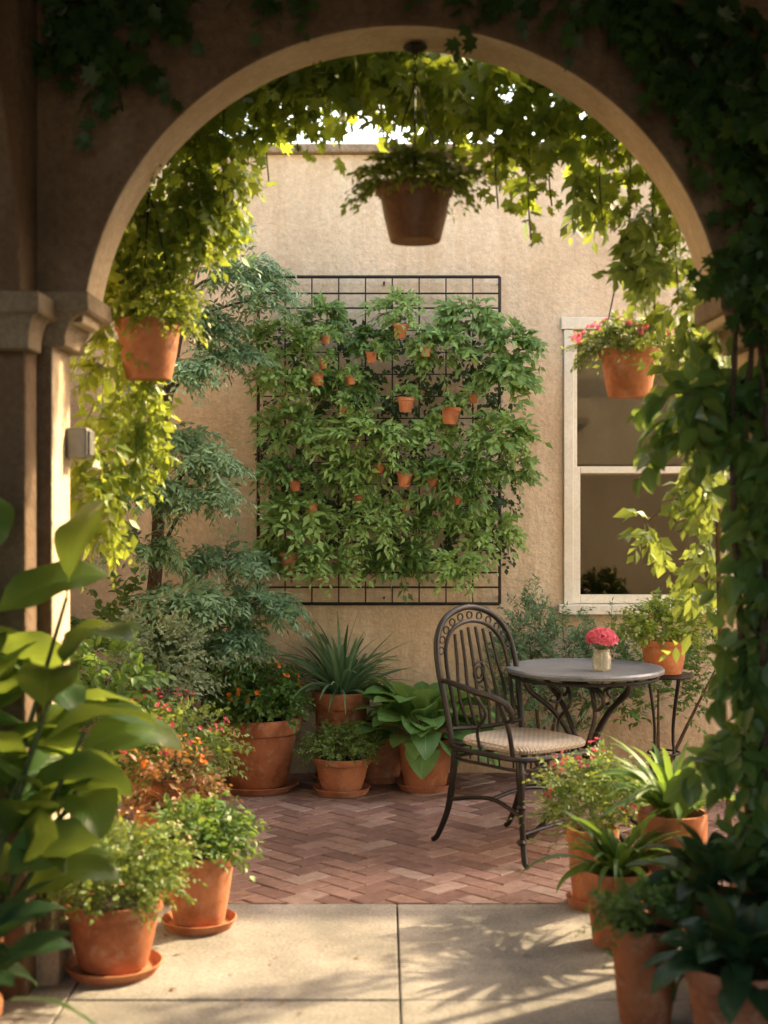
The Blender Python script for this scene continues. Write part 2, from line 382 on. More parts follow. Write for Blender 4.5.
def P_mound(name,loc,R,h,mr,mh,leaf='l_mid',N=260,size=.022,fl=None,nfl=0,fr=.012,tm=SMALL,saucer=True,L=.09,potmat=None,n=8,up=.35):
    e=empty(name,loc); pot(e,R,h,potmat,saucer); lb=LB();sb=LB();fb=LB()
    c=(0,0,h+mh*.30)
    mound(lb,sb,c,(mr,mr,mh*.62),N,L=L,zmin=-.45,size=size,tm=tm,n=n,droop=.35,up=up)
    mound(lb,sb,(0,0,h+.02),(mr*.6,mr*.6,mh*.5),N//3,L=L,zmin=0,size=size,tm=tm,n=n)
    ex=[]
    if fl: flower_shell(fb,c,(mr*1.05,mr*1.05,mh*.85),nfl,fr); ex=[(fb,fl,'flowers')]
    finish(e,lb,leaf,sb,ex); return e
strap=lambda t:np.where(t<.15,.35+t/.15*.65,1)*np.clip((1-t)*2.2,0,1)**.7
ovate=lambda pet:(lambda t:np.where(t<pet,.045,.045+np.sin(np.clip((t-pet)/(1-pet),0,1)**.8*math.pi)**.75*.955))
def P_strap(name,loc,R,h,N=45,L=.4,W=.03,e=(60,88),bend=(50,120),leaf='l_deep',saucer=True,spr=.3):
    em=empty(name,loc); pot(em,R,h,None,saucer); lb=LB()
    az=rng.uniform(0,2*math.pi,N); rr=rng.random(N)*R*spr
    o=np.stack([np.cos(az)*rr,np.sin(az)*rr,np.full(N,h-.03)],1)
    lb.blades(o,az,np.radians(rng.uniform(*e,N)),np.radians(rng.uniform(*bend,N)),L*rng.uniform(.6,1.15,N),W*rng.uniform(.7,1.2,N),strap,fold=.35)
    lb.build('foliage',M[leaf],em); return em
def P_broad(name,loc,R,h,N=45,L=.33,W=.13,e=(25,85),bend=(40,100),leaf='l_lime',pet=.4,saucer=True,wave=.15):
    em=empty(name,loc); pot(em,R,h,None,saucer); lb=LB()
    az=np.arange(N)*2.4+rng.normal(0,.2,N); rr=rng.random(N)*R*.3
    o=np.stack([np.cos(az)*rr,np.sin(az)*rr,np.full(N,h-.03)],1)
    f=np.linspace(0,1,N)
    lb.blades(o,az,np.radians(e[0]+(e[1]-e[0])*f+rng.normal(0,6,N)),np.radians(rng.uniform(*bend,N)),L*rng.uniform(.75,1.1,N),W*rng.uniform(.75,1.15,N),ovate(pet),nseg=12,fold=.4,wave=wave,kink=1.6)
    lb.build('foliage',M[leaf],em); return em

# ============================================================ GROUND & PAVING
g=MB(); g.v=[(-150,-150,-.05),(150,-150,-.05),(150,150,-.05),(-150,150,-.05)]; g.f=[(0,1,2,3)]
add_mesh('ground',g,M['ground'])
g=MB()
xs=[.048+i*1.0 for i in range(-4,5)]; ys=[-1.8,-.8,.2,1.2,2.2,3.2,4.2,5.2]
for i in range(len(xs)-1):
    for j in range(len(ys)-1):
        dz=random.uniform(-.0015,.0015)
        g.box(xs[i]+.003,xs[i+1]-.003,ys[j]+.003,ys[j+1]-.003,-.045,dz)
pv=add_mesh('concrete_paving',g,M['slab'],bevel=.004)
bl,bw,gap=.19,.095,.006
V=[];F=[];RN=[]
ca,sa=math.cos(rad(45)),math.sin(rad(45))
def addbrick(x0,x1,y0,y1):
    cx,cy=(x0+x1)/2,(y0+y1)/2
    wx,wy=ca*cx-sa*cy+.2,sa*cx+ca*cy+6.4
    if not(-4.2<wx<4.2 and 5.0<wy<7.9): return
    b=len(V); z=random.uniform(-.002,.0015); r=random.random(); tx,ty=random.gauss(0,.008),random.gauss(0,.008)
    for inset,zz in ((0,-.03),(0,-.004),(.004,0)):
        for X,Y in ((x0+gap/2+inset,y0+gap/2+inset),(x1-gap/2-inset,y0+gap/2+inset),(x1-gap/2-inset,y1-gap/2-inset),(x0+gap/2+inset,y1-gap/2-inset)):
            V.append((ca*X-sa*Y+.2,sa*X+ca*Y+6.4,zz+z+(X-cx)*tx+(Y-cy)*ty)); RN.append(r)
    for L in (0,4):
        for k in range(4):
            l=(k+1)%4; F.append((b+L+k,b+L+l,b+L+4+l,b+L+4+k))
    F.append((b+8,b+9,b+10,b+11))
for x in range(-70,70):
    for y in range(-70,70):
        q=(x-y)%4
        if q==0: addbrick(x*bw,(x+2)*bw,y*bw,(y+1)*bw)
        if q==3: addbrick(x*bw,(x+1)*bw,y*bw,(y+2)*bw)
me=bpy.data.meshes.new('brick_paving'); me.from_pydata(V,[],F)
a=me.attributes.new('rnd','FLOAT','POINT'); a.data.foreach_set('value',RN)
bm=bmesh.new(); bm.from_mesh(me)
for co,no in (((0,5.205,0),(0,-1,0)),((0,7.70,0),(0,1,0))):
    bmesh.ops.bisect_plane(bm,geom=bm.verts[:]+bm.edges[:]+bm.faces[:],plane_co=co,plane_no=no,clear_outer=True)
bm.to_mesh(me); bm.free(); me.materials.append(M['brick'])
ob=bpy.data.objects.new('brick_paving',me); scene.collection.objects.link(ob)
g=MB(); g.box(-4.2,4.2,5.2,7.7,-.045,-.008); add_mesh('paving_mortar',g,M['mortar'])

# ============================================================ COURTYARD WALL with window
cw=empty('courtyard_wall',(0,0,0))
WX0,WX1,WZ0,WZ1=.985,1.95,.90,2.49
g=MB()
g.box(-4.3,WX0,7.7,8.0,-.05,3.40); g.box(WX1,7.5,7.7,8.0,-.05,3.40)
g.box(WX0,WX1,7.7,8.0,-.05,WZ0); g.box(WX0,WX1,7.7,8.0,WZ1,3.40)
add_mesh('wall_body',g,M['wall'],cw)
g=MB(); g.box(-4.35,7.55,7.65,8.05,3.402,3.45); add_mesh('coping',g,M['stone'],cw,bevel=.01)
win=empty('sash_window',(0,0,0))
g=MB(); y0,y1=7.675,7.80
g.box(WX0+.002,WX0+.055,y0,y1,WZ0+.03,WZ1-.055); g.box(WX1-.055,WX1-.002,y0,y1,WZ0+.03,WZ1-.055)
g.box(WX0-.012,WX1+.012,y0-.006,y1,WZ1-.053,WZ1+.012)
g.box(WX0-.03,WX1+.03,y0-.045,y1,WZ0-.025,WZ0+.028)
add_mesh('casing',g,M['frame'],win,bevel=.004)
g=MB()
a,b=WX0+.058,WX1-.058
def sash(z0,z1,ya,yb,w=.038):
    g.box(a,a+w,ya,yb,z0,z1); g.box(b-w,b,ya,yb,z0,z1); g.box(a+w+.0005,b-w-.0005,ya,yb,z0,z0+w+.01); g.box(a+w+.0005,b-w-.0005,ya,yb,z1-w,z1)
sash(1.64,WZ1-.056,7.745,7.775,.026); sash(WZ0+.031,1.685,7.705,7.738)
add_mesh('sashes',g,M['frame'],win,bevel=.003)
g=MB(); g.v=[(a+.02,7.76,1.67),(b-.02,7.76,1.67),(b-.02,7.76,WZ1-.075),(a+.02,7.76,WZ1-.075),(a+.03,7.722,WZ0+.07),(b-.03,7.722,WZ0+.07),(b-.03,7.722,1.66),(a+.03,7.722,1.66)]
g.f=[(0,1,2,3),(4,5,6,7)]; add_mesh('glass_panes',g,M['glass'],win)
g=MB(); g.v=[(.6,8.01,.6),(2.4,8.01,.6),(2.4,9.2,.6),(.6,9.2,.6),(.6,8.01,2.8),(2.4,8.01,2.8),(2.4,9.2,2.8),(.6,9.2,2.8)]
g.f=[(0,1,2,3),(4,7,6,5),(1,5,6,2),(2,6,7,3),(3,7,4,0)]
add_mesh('room_interior',g,M['dark'],win)
g=MB(); g.box(a+.02,b-.02,7.80,7.803,1.72,WZ1-.06); g.box(a+.02,b-.02,7.795,7.808,1.702,1.72)
add_mesh('roller_blind',g,surf('blind_cloth',[(.3,(.12,.105,.075)),(.7,(.17,.15,.11))],3,.9,80,.1,()),win)
g=MB(); g.box(-2.05,-1.75,4.605,7.695,-.045,3.3); add_mesh('garden_side_wall',g,M['wall'])

# ============================================================ LOGGIA
lg=empty('arched_loggia',(0,0,0))
Y0,Y1=4.35,4.60
cx,cz,R=.062,1.972,1.0
poly=[(-4,-.045),(-1.03,-.045),(-1.03,2.05)]
a0=math.pi-math.asin((2.05-cz)/R)
for i in range(65):
    a=a0-(2*a0-math.pi)*i/64
    poly.append((cx+R*math.cos(a),cz+R*math.sin(a)))
poly+=[(1.16,2.05),(1.16,-.045),(4,-.045),(4,3.42),(-4,3.42)]
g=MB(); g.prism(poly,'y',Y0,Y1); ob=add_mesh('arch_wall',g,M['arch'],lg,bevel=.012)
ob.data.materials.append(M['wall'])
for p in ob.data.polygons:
    if p.normal.y>.5 or (abs(p.normal.y)<.2 and abs(p.center.x)<1.2): p.material_index=1  # sunlight painted in: courtyard face, soffit and jambs get the lighter stucco
sy,sz,sR=3.05,1.98,1.1
poly=[(-.6,-.045),(1.85,-.045),(1.85,2.03)]
aa0=math.pi-math.asin((2.03-sz)/sR)
for i in range(41):
    a=aa0-(2*aa0-math.pi)*i/40; poly.append((sy+sR*math.cos(a),sz+sR*math.sin(a)))
poly+=[(4.2,2.03),(4.2,-.045),(4.345,-.045),(4.345,3.42),(-.6,3.42)]
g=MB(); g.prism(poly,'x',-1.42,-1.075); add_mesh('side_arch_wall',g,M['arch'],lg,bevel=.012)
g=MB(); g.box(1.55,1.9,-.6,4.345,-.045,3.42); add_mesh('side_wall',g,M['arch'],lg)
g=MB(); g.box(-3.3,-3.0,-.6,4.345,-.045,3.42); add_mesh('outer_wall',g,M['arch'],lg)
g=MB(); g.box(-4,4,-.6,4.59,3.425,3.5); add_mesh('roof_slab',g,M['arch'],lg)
g=MB()
cove=[(0,1.975),(.008,1.98),(.008,1.992)]+[(.008+.062*(1-math.cos(t)),1.992+.085*math.sin(t)) for t in np.linspace(.1,math.pi/2,9)]+[(.082,2.08),(.088,2.088),(.088,2.14)]
g.rectloft(-1.35,-.995,4.335,4.615,cove,.5); g.rectloft(1.12,1.5,4.335,4.615,cove,.5)
add_mesh('capitals',g,M['stone'],lg,bevel=.004)
g=MB(); g.rectloft(-1.44,-1.05,4.12,4.27,[(p*.5,z-.03) for p,z in cove])
add_mesh('side_capital',g,M['stone'],lg,bevel=.004)
g=MB(); g.box(-1.4,-1.005,4.325,4.625,-.01,.14); g.box(1.135,1.5,4.325,4.625,-.01,.14); add_mesh('plinths',g,M['stone'],lg,bevel=.01)
jb=empty('outdoor_socket_box',(-1.03,4.57,1.685))
g=MB(); g.box(0,.07,-.045,.045,-.05,.05); add_mesh('case',g,M['box'],jb,bevel=.008)
g=MB(); g.box(.0702,.078,-.035,.035,-.04,.04); add_mesh('cover',g,M['box'],jb,bevel=.004)

# ============================================================ TRELLIS
tr=empty('wall_trellis',(0,7.62,0))
x0,x1,z0,z1=-.685,.63,.935,2.715
g=MB(); r=.009
for X in (x0,x1): g.tube([(X,0,z0),(X,0,z1)],r,smooth=False)
for Z in (z0,z1): g.tube([(x0,0,Z),(x1,0,Z)],r,smooth=False)
for Z in (z0+.09,z0+.17,z1-.09,z1-.17): g.tube([(x0,0,Z),(x1,0,Z)],.005,smooth=False)
for i in range(1,9):
    X=x0+(x1-x0)*i/9; g.tube([(X,.004,z0),(X,.004,z1)],.004,smooth=False)
for i in range(1,12):
    Z=z0+.17+(z1-z0-.34)*i/12; g.tube([(x0,.006,Z),(x1,.006,Z)],.0035,smooth=False)
for X in (x0,x1,0):
    for Z in (z0+.03,z1-.03): g.tube([(X,0,Z),(X,.09,Z)],.006,smooth=False)
add_mesh('frame',g,M['iron'],tr,True)
lb=LB();sb=LB(); s=1/184.
def tw(px,py): return ((px-384)*s,(500-py)*s+1.5)
cl=[(283,345,36,22),(322,322,28,18),(398,312,30,14),(468,322,38,20),(508,350,30,24),(442,352,34,16),(372,345,22,14),(286,382,34,16),(345,388,30,12),(505,378,28,14),
    (292,428,34,20),(362,436,48,24),(432,436,28,18),(497,436,36,24),(288,474,30,18),(345,472,34,18),(455,474,44,18),(512,470,24,18),(300,517,36,20),(372,520,42,20),(438,518,32,18),(488,532,38,24),(330,556,38,20),(398,556,34,16),(455,562,28,14),(275,552,18,14)]
for i,(px,py,rx,ry) in enumerate(cl):
    X,Z=tw(px,py); px_,pz_=rx*s,ry*s
    N=int(50*rx/36); yd=rng.uniform(-.27,-.10)
    v,rr=ball(N); v[:,1]=-abs(v[:,1])
    o=np.array([X,yd,Z])+v*np.array([px_*.28,.05,pz_*.3])
    d=norm(v*np.array([1.3,.7,.8])+np.array([0,-.15,.38]))
    sz_=rng.choice([.048,.060,.070])
    sprigs(lb,sb,o,d,px_*.76,n=8,droop=.42,size=sz_,tm=NARROW,width=rng.uniform(1.5,2.2),nb=(0,-.5,.75),nj=.25,spread=.8,rb=rng.uniform(-.2,.5),rs=.6)
lb.build('foliage',M['l_trel'],tr); sb.build('stems',M['stem'],tr)
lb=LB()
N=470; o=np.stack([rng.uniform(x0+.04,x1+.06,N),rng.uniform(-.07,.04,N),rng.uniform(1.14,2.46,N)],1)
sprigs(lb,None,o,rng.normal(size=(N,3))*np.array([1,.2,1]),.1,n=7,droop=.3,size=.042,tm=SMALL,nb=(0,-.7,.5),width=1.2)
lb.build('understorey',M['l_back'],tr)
for i,(px,py,w) in enumerate([(400,337,15),(372,362,11),(325,368,11),(320,384,13),(352,384,10),(405,408,16),(448,419,18),(346,413,11),(404,480,15),(431,482,12),(293,559,18),(315,508,11),(360,500,11),(424,356,12),(298,486,11),(328,345,10),(470,402,10),(380,470,10),(405,505,10),(455,500,10)]):
    X,Z=tw(px,py); e=empty('small_pot',(X,-.29,Z),parent=tr); R=w*s*.54
    m=MB(); h=R*1.7; m.lathe([(0,-h/2),(R*.66,-h/2),(R*.88,h*.28),(R,h*.3),(R,h/2),(R*.86,h/2),(R*.8,h*.3),(0,h*.3)],seg=20); add_mesh('pot',m,M['terra'],e,True)
    l2=LB(); mound(l2,None,(0,0,h*.55),(R*1.3,R,R*1.1),20,L=.06,zmin=-.2,size=.034,n=6,droop=.6); l2.build('leaves',M['l_trel'],e)
    g=MB(); g.tube([(0,R*.9,h*.35),(0,.15,h*.5),(0,.28,h*.3)],.003,n=5); add_mesh('bracket',g,M['iron'],e,True)
    e.rotation_euler=(rad(random.uniform(-8,18)),rad(random.uniform(-12,12)),rad(random.uniform(-20,20)))

# ============================================================ OVERHEAD VINE
g=MB(); g.box(-1.74,2.6,5.12,5.18,3.04,3.12)
for X in (-1.2,.0,1.2,2.2): g.box(X-.03,X+.03,4.605,5.3,3.122,3.19)
add_mesh('pergola_beam',g,M['timber'],None,bevel=.006)
vc=empty('climbing_vine',(0,0,0))
lb=LB();sb=LB();wd=MB()
bx=np.array([-1.2,-.95,-.7,-.5,-.35,-.2,-.05,.08,.22,.36,.5,.65,.78,.9,1.05,1.3])
bz=np.array([2.5,2.6,2.70,2.80,2.88,2.93,2.94,2.82,2.84,2.72,2.64,2.76,2.72,2.66,2.55,2.5])
N=760; x=rng.uniform(-1.2,1.35,N); y=rng.uniform(4.70,5.2,N); zb=np.interp(x,bx,bz)+.06*np.sin(x*23)+.08
zt=3.24; f=rng.random(N)**1.1; z=zb+(zt-zb)*f
o=np.stack([x,y,z],1)
d=np.stack([rng.normal(0,.6,N),rng.normal(-.1,.6,N),rng.normal(-.4,.45,N)],1)
sprigs(lb,sb,o,d,.16,n=6,droop=.4,size=.078,tm=LOBE,nb=(0,-.35,.7),nj=.5,sj=.3,hang=.35)
N=90; o=np.stack([rng.uniform(-1.7,2.2,N),rng.uniform(4.68,5.35,N),rng.uniform(3.18,3.36,N)],1)
d=np.stack([rng.normal(0,1,N),rng.normal(0,1,N),rng.normal(.0,.3,N)],1)
sprigs(lb,sb,o,d,.2,n=6,droop=.3,size=.085,tm=LOBE,nb=(0,-.1,.9),nj=.5)
for X,Y,zt,zb in [(-.55,4.85,2.85,2.52),(-.68,4.9,2.8,2.35),(-.62,5.0,2.9,2.42),(.40,4.9,2.85,2.52),(.52,4.95,2.8,2.42),(.6,5.0,2.8,2.55),(-.3,4.9,2.95,2.72),(.25,4.85,2.9,2.65),(.87,4.9,2.8,2.3),(.96,4.95,2.8,2.1),(1.02,4.85,2.7,2.2),(.78,5.0,2.85,2.5),(.0,4.95,3.0,2.78),(-.42,5.1,3.0,2.66)]:
    n=int((zt-zb)/.022); t=np.linspace(0,1,n); o=np.stack([X+.03*np.sin(t*7)+rng.normal(0,.012,n),Y+.02*np.cos(t*6)+rng.normal(0,.012,n),zt+(zb-zt)*t],1)
    lb.leaves(o,np.stack([rng.normal(0,.8,n),rng.normal(-.2,.6,n),rng.normal(-.6,.3,n)],1),norm(np.array([0,-.6,.6])+rng.normal(0,.5,(n,3))),.07*rng.uniform(.7,1.2,n)*(1.1-.4*t),LOBE)
    wd.tube([(X,Y,zt+.1),(X+.03*math.sin(3.5),Y,(zt+zb)/2),(X,Y,zb)],.003,n=5)
for pts in ([(-1.3,4.70,0.2),(-1.15,4.72,1.2),(-1.2,4.75,2.1),(-1.05,4.8,2.7),(-.7,4.85,3.05),(0,4.9,3.15),(.9,5,3.15)],[(1.22,4.75,0.1),(1.25,4.75,1.0),(1.2,4.78,2.0),(1.15,4.85,2.8),(.7,5.0,3.1),(-.2,5.2,3.12)]):
    wd.tube(pts,[.022,.02,.017,.014,.011,.008,.005][:len(pts)],n=7)
lb.build('leaves',M['l_vine'],vc); sb.build('tendrils',M['stem'],vc); add_mesh('woody_stems',wd,M['bark'],vc,True)
iv=empty('ivy_on_arch_face',(0,0,0)); lb=LB();sb=LB()
def patch(lb,sb,c,Rr,N,L=.14,size=.07,tm=LOBE,dirn=(0,-.3,-.8),n=6,dj=.6,**k):
    v,r=ball(N,0,1); o=np.array(c)+v*np.array(Rr)*r[:,None]
    d=norm(np.array(dirn)+rng.normal(0,dj,(N,3))); sprigs(lb,sb,o,d,L,n=n,droop=.3,size=size,tm=tm,nb=k.get('nb',(0,-.8,.5)),nj=.45,hang=.4)
for c,r_,N in [((-.95,4.28,3.0),(.18,.05,.16),24),((-.72,4.28,3.1),(.16,.05,.14),18),((-.8,4.27,2.85),(.08,.04,.08),6),((.80,4.28,3.05),(.28,.05,.12),36),((1.02,4.27,2.85),(.2,.05,.22),46),((1.14,4.27,2.55),(.08,.05,.25),34),((1.12,4.25,2.25),(.08,.05,.15),22),((.35,4.3,3.13),(.25,.04,.07),8),((-.3,4.3,3.15),(.3,.04,.05),8)]:
    patch(lb,sb,c,r_,N)
lb.build('leaves',M['l_deep'],iv); sb.build('tendrils',M['stem'],iv)
gv=empty('golden_creeper',(0,0,0)); lb=LB();sb=LB()
for c,r_,N in [((-.93,4.95,1.95),(.12,.14,.35),80),((-1.0,4.85,1.6),(.09,.12,.25),45),((-.80,5.0,2.48),(.20,.15,.16),74),((-.93,4.95,2.35),(.15,.15,.2),64),((-.64,4.98,2.62),(.16,.14,.14),60),((-.95,5.0,2.7),(.2,.15,.2),60)]:
    patch(lb,sb,c,r_,N,L=.13,size=.058,tm=SMALL,dirn=(.1,-.1,-.5),n=8,dj=.7,nb=(.2,-.3,.7))
for X,Y,zt,zb in [(-.62,4.9,2.6,2.38),(-.75,4.95,2.5,2.2),(-.86,4.92,1.9,1.5),(-.95,4.9,1.7,1.3),(-.80,4.95,2.0,1.62),(-.56,5.0,2.65,2.42)]:
    patch(lb,sb,(X,Y,(zt+zb)/2),(.035,.035,(zt-zb)/2),18,L=.09,size=.042,tm=SMALL,dirn=(0,0,-1),n=8,dj=.4)
lb.build('leaves',M['l_gold'],gv); sb.build('stems',M['stem'],gv)
# right hand vine column
rv=empty('jasmine_vine',(0,0,0)); lb=LB();sb=LB();wd=MB()
for c,r_,N,sz in [((1.16,4.4,1.92),(.08,.10,.08),14,.095),((1.04,4.36,1.84),(.12,.08,.05),14,.095),((.93,4.38,1.76),(.05,.06,.06),6,.09),((1.17,4.3,1.58),(.06,.08,.16),20,.095),((1.19,4.3,1.28),(.05,.08,.16),18,.09),((1.14,4.3,1.0),(.07,.08,.10),14,.085),((1.10,4.3,.78),(.10,.09,.10),20,.085),((1.16,4.2,.52),(.07,.08,.18),16,.085),((1.17,4.55,2.2),(.07,.1,.12),10,.08)]:
    patch(lb,sb,c,r_,N,L=.16,size=sz,tm=OV,dirn=(-.2,-.2,-.65),n=7,dj=.5,nb=(-.3,-.6,.7))
for X,Y,ph in ((1.14,4.3,0),(1.18,4.25,1),(1.16,4.28,2),(1.10,4.32,3)):
    wd.tube([(X+.03*math.sin(z*3+ph*2),Y+.02*math.cos(z*4+ph),z) for z in (0.02,.4,.8,1.2,1.6,2.,2.5)],[.016,.015,.013,.012,.01,.008,.005],n=7)
lb.build('leaves',M['l_jas'],rv); sb.build('stems',M['stem'],rv); add_mesh('woody_stems',wd,M['bark'],rv,True)
rv2=empty('sunlit_creeper',(0,0,0)); lb=LB();sb=LB()
for c,r_,N in [((.95,4.95,2.42),(.12,.12,.18),44),((1.08,4.9,2.1),(.09,.1,.2),34),((.98,5.2,1.40),(.05,.06,.05),8),((1.14,5.1,1.62),(.08,.1,.22),24),((1.2,5.2,1.3),(.08,.1,.3),22),((.78,5.1,2.66),(.12,.1,.1),24)]:
    patch(lb,sb,c,r_,N,L=.13,size=.065,tm=SMALL,dirn=(0,-.1,-.6),n=8,dj=.6)
wd=MB(); wd.tube([(1.26,4.9,3.05),(1.2,4.95,2.4),(1.22,5.1,1.7),(1.24,5.15,1.0),(1.28,5.1,.01)],[.006,.008,.01,.012,.014],n=6)
wd.tube([(1.22,5.1,1.6),(1.1,5.15,1.52),(.98,5.2,1.42)],[.005,.004,.002],n=5)
lb.build('leaves',M['l_lime'],rv2); sb.build('stems',M['stem'],rv2); add_mesh('woody_stem',wd,M['bark'],rv2,True)

# ============================================================ HANGING BASKETS
def hanging(name,loc,R,h,ztop,mat,leaf,mr,mh,fl=None,nfl=0,size=.025,plate=False,N=170,trail=.1):
    e=empty(name,loc); pot(e,R,h,mat,False)
    g=MB(); H=ztop-loc[2]; hk=H-.12 if H<.8 else .45+h
    for k in range(3):
        a=k*2.09+.5; g.tube([(R*.97*math.cos(a),R*.97*math.sin(a),h-.015),(R*.4*math.cos(a),R*.4*math.sin(a),h+(hk-h)*.6),(0,0,hk)],.0028,n=6)
    zz=hk; i=0
    while zz<H-.02:
        a=i%2
        g.tube([( .007*(1-a),.007*a,zz),(0,0,zz+.014),(-.007*(1-a),-.007*a,zz),(0,0,zz-.014)],.0022,n=5,closed=True,sub=3); zz+=.022; i+=1
    if plate: g.lathe([(0,H+.0),(.035,H),(.04,H-.008),(.03,H-.016),(.01,H-.022),(.008,H-.03),(0,H-.03)],seg=20)
    add_mesh('chains',g,M['iron'],e,True)
    lb=LB();sb=LB();fb=LB()
    mound(lb,sb,(0,0,h+mh*.15),(mr*.8,mr*.8,mh*.5),N,L=.1,zmin=-.1,size=size,n=8,droop=.45)
    v,_=ball(40,zmin=-.2); v[:,2]=0; v=norm(v); sprigs(lb,sb,np.array([0,0,h])+v*R*.9,v+UP*.3,trail,n=8,droop=.9,size=size)
    ex=[]
    if fl: flower_shell(fb,(0,0,h+mh*.15),(mr*.95,mr*.95,mh*.7),nfl,.014); ex=[(fb,fl,'flowers')]
    finish(e,lb,leaf,sb,ex)
hanging('hanging_basket',(.10,4.5,2.33),.125,.18,2.962,M['plasticpot'],'l_gold',.2,.11,'f_cream',14,plate=True,trail=.08,size=.032,N=170)
hanging('hanging_basket',(-.82,4.88,1.92),.12,.205,3.03,M['terra'],'l_gold',.20,.22,size=.028,N=220)
hanging('hanging_basket',(.905,5.17,1.88),.113,.18,3.02,M['terra'],'l_lime',.2,.12,'f_pink',28,size=.026,N=210)

# ============================================================ SHRUBS & TREE
nt_=empty('feathery_tree',(0,0,0)); lb=LB();sb=LB();wd=MB()
base=Vector((-1.22,7.05,0))
wd.tube([base,(-1.2,7.0,.6),(-1.13,6.95,1.2),(-1.1,6.95,1.8),(-.98,6.95,2.5),(-.85,6.95,2.9)],[.05,.042,.034,.026,.018,.009],n=9)
tiers=[(235,265,48,26),(205,225,40,22),(262,295,26,14),(190,320,46,20),(225,350,30,12),(175,370,46,18),(165,435,50,16),(205,462,44,20),(160,488,46,20),(212,495,30,12),(225,560,44,16),(190,595,50,20),(258,602,44,18),(225,640,40,16),(165,640,40,18),(150,545,36,18),(150,250,40,30)]
for px,py,rx,ry in tiers:
    k=200.; X=(px-384)/k; Z=1.5+(500-py)/k; yy=6.95+rng.uniform(-.3,.3)
    wd.tube([(-1.12,6.97,max(.2,Z-.3)),((X-1.12)/2,(yy+6.97)/2,Z-.08),(X,yy,Z)],[.012,.008,.004],n=6)
    N=int(rx*1.9); v,rr=ball(N)
    o=np.array([X,yy,Z])+v*np.array([rx/k*.55,rx/k*.5,ry/k*.4])*rr[:,None]
    d=norm(v*np.array([1,1,.35])+np.array([.25,-.1,.15]))
    sprigs(lb,sb,o,d,.16,n=12,droop=.45,size=.05,tm=NARROW,width=1.4,nb=(0,-.35,.85),nj=.28,spread=1.0,rb=rng.uniform(-.05,.35),rs=.75)
lb.build('foliage',M['l_blue'],nt_); sb.build('twigs',M['stem'],nt_); add_mesh('trunk_and_limbs',wd,M['bark'],nt_,True)
def shrub(name,loc,parts,leaf,size=.03,L=.12,tm=SMALL,n=9,up=.6,fl=None,**k):
    e=empty(name,loc); lb=LB();sb=LB();wd=MB();fb=LB()
    for c,R_,N in parts:
        mound(lb,sb,c,R_,N,L=L,zmin=-.6,size=size,tm=tm,n=n,up=up,droop=.25,**k)
        wd.tube([(0,0,-.02),(c[0]*.5,c[1]*.5,c[2]*.5),(c[0],c[1],c[2])],[.012,.009,.004],n=6)
        if fl: flower_shell(fb,c,R_,fl[1],.014)
    add_mesh('branches',wd,M['bark'],e,True); finish(e,lb,leaf,sb,[(fb,fl[0],'flowers')] if fl else [])
    return e
shrub('rosemary_shrub',(.85,7.42,0),[((-.08,0,.75),(.11,.1,.32),90),((.10,0,.62),(.18,.13,.3),120),((-.18,0,.5),(.12,.12,.3),80),((.32,0,.55),(.2,.13,.32),110),((.0,0,.3),(.3,.15,.3),110)],'l_blue',size=.038,L=.14,tm=NARROW,width=1.2,n=12,up=1.3)
shrub('evergreen_shrub',(1.45,7.4,0),[((0,0,.5),(.3,.17,.4),150),((.3,0,.6),(.25,.15,.35),90)],'l_mid',size=.035,up=.8)
shrub('rounded_shrub',(-1.02,6.3,0),[((0,0,.78),(.24,.2,.2),150),((-.1,0,.5),(.25,.2,.3),120)],'l_grey',size=.032,up=.3)
shrub('leafy_shrub',(-1.0,7.2,0),[((0,0,.5),(.3,.2,.3),150),((-.3,-.2,.7),(.25,.2,.35),100),((.1,.1,.75),(.25,.15,.2),80)],'l_mid',size=.05,tm=OV,n=7)
shrub('low_shrub',(-1.15,5.75,0),[((0,0,.45),(.24,.2,.35),120),((.0,.05,.75),(.16,.15,.2),50)],'l_mid',size=.05,tm=OV,n=7)

# ============================================================ FLOOR POTS
P_mound('potted_marguerite',(-.86,4.45,0),.160,.235,.235,.25,'l_lime',430,.024,L=.085,fl='f_cream',nfl=8,fr=.008)
P_mound('potted_geranium',(-.65,4.92,0),.135,.265,.16,.16,'l_mid',160,.03,L=.11,tm=OV,n=6)
P_mound('potted_coleus',(-.80,5.32,0),.15,.34,.19,.22,'l_red',80,.03,L=.11,fl='f_orange',nfl=7,tm=OV,n=6)
P_mound('potted_heuchera',(-.86,5.62,.0),.14,.40,.25,.28,'l_lime',250,.03,L=.12,fl='f_rose',nfl=26)
P_mound('potted_lantana',(-.655,7.28,0),.225,.375,.22,.27,'l_mid',330,.034,fl='f_orange',nfl=26,fr=.015,L=.12,tm=OV,n=6)
P_strap('potted_yucca',(-.23,7.48,0),.155,.48,140,.52,.022,(30,88),(20,95),'l_blue')
P_mound('potted_thyme',(-.215,7.16,0),.15,.19,.20,.16,'l_lime',380,.018,L=.07)
e=empty('clay_pot',(-.02,7.5,0)); pot(e,.15,.33)
P_broad('potted_hosta',(.215,7.28,0),.155,.27,80,.44,.17,(15,80),(45,105),'l_hosta',.4)
P_mound('potted_pink_bush',(.77,5.18,0),.10,.29,.17,.27,'l_lime',250,.024,fl='f_rose',nfl=16,L=.12,up=.7)
P_strap('potted_spider_plant',(.79,4.74,0),.115,.25,70,.32,.026,(45,88),(60,130),'l_mid',False)
P_strap('potted_lily_turf',(1.0,4.85,0),.12,.42,70,.42,.028,(45,88),(60,120),'l_mid',False)
P_mound('potted_herb',(.75,4.02,0),.105,.285,.12,.1,'l_mid',130,.026,L=.07,saucer=False)
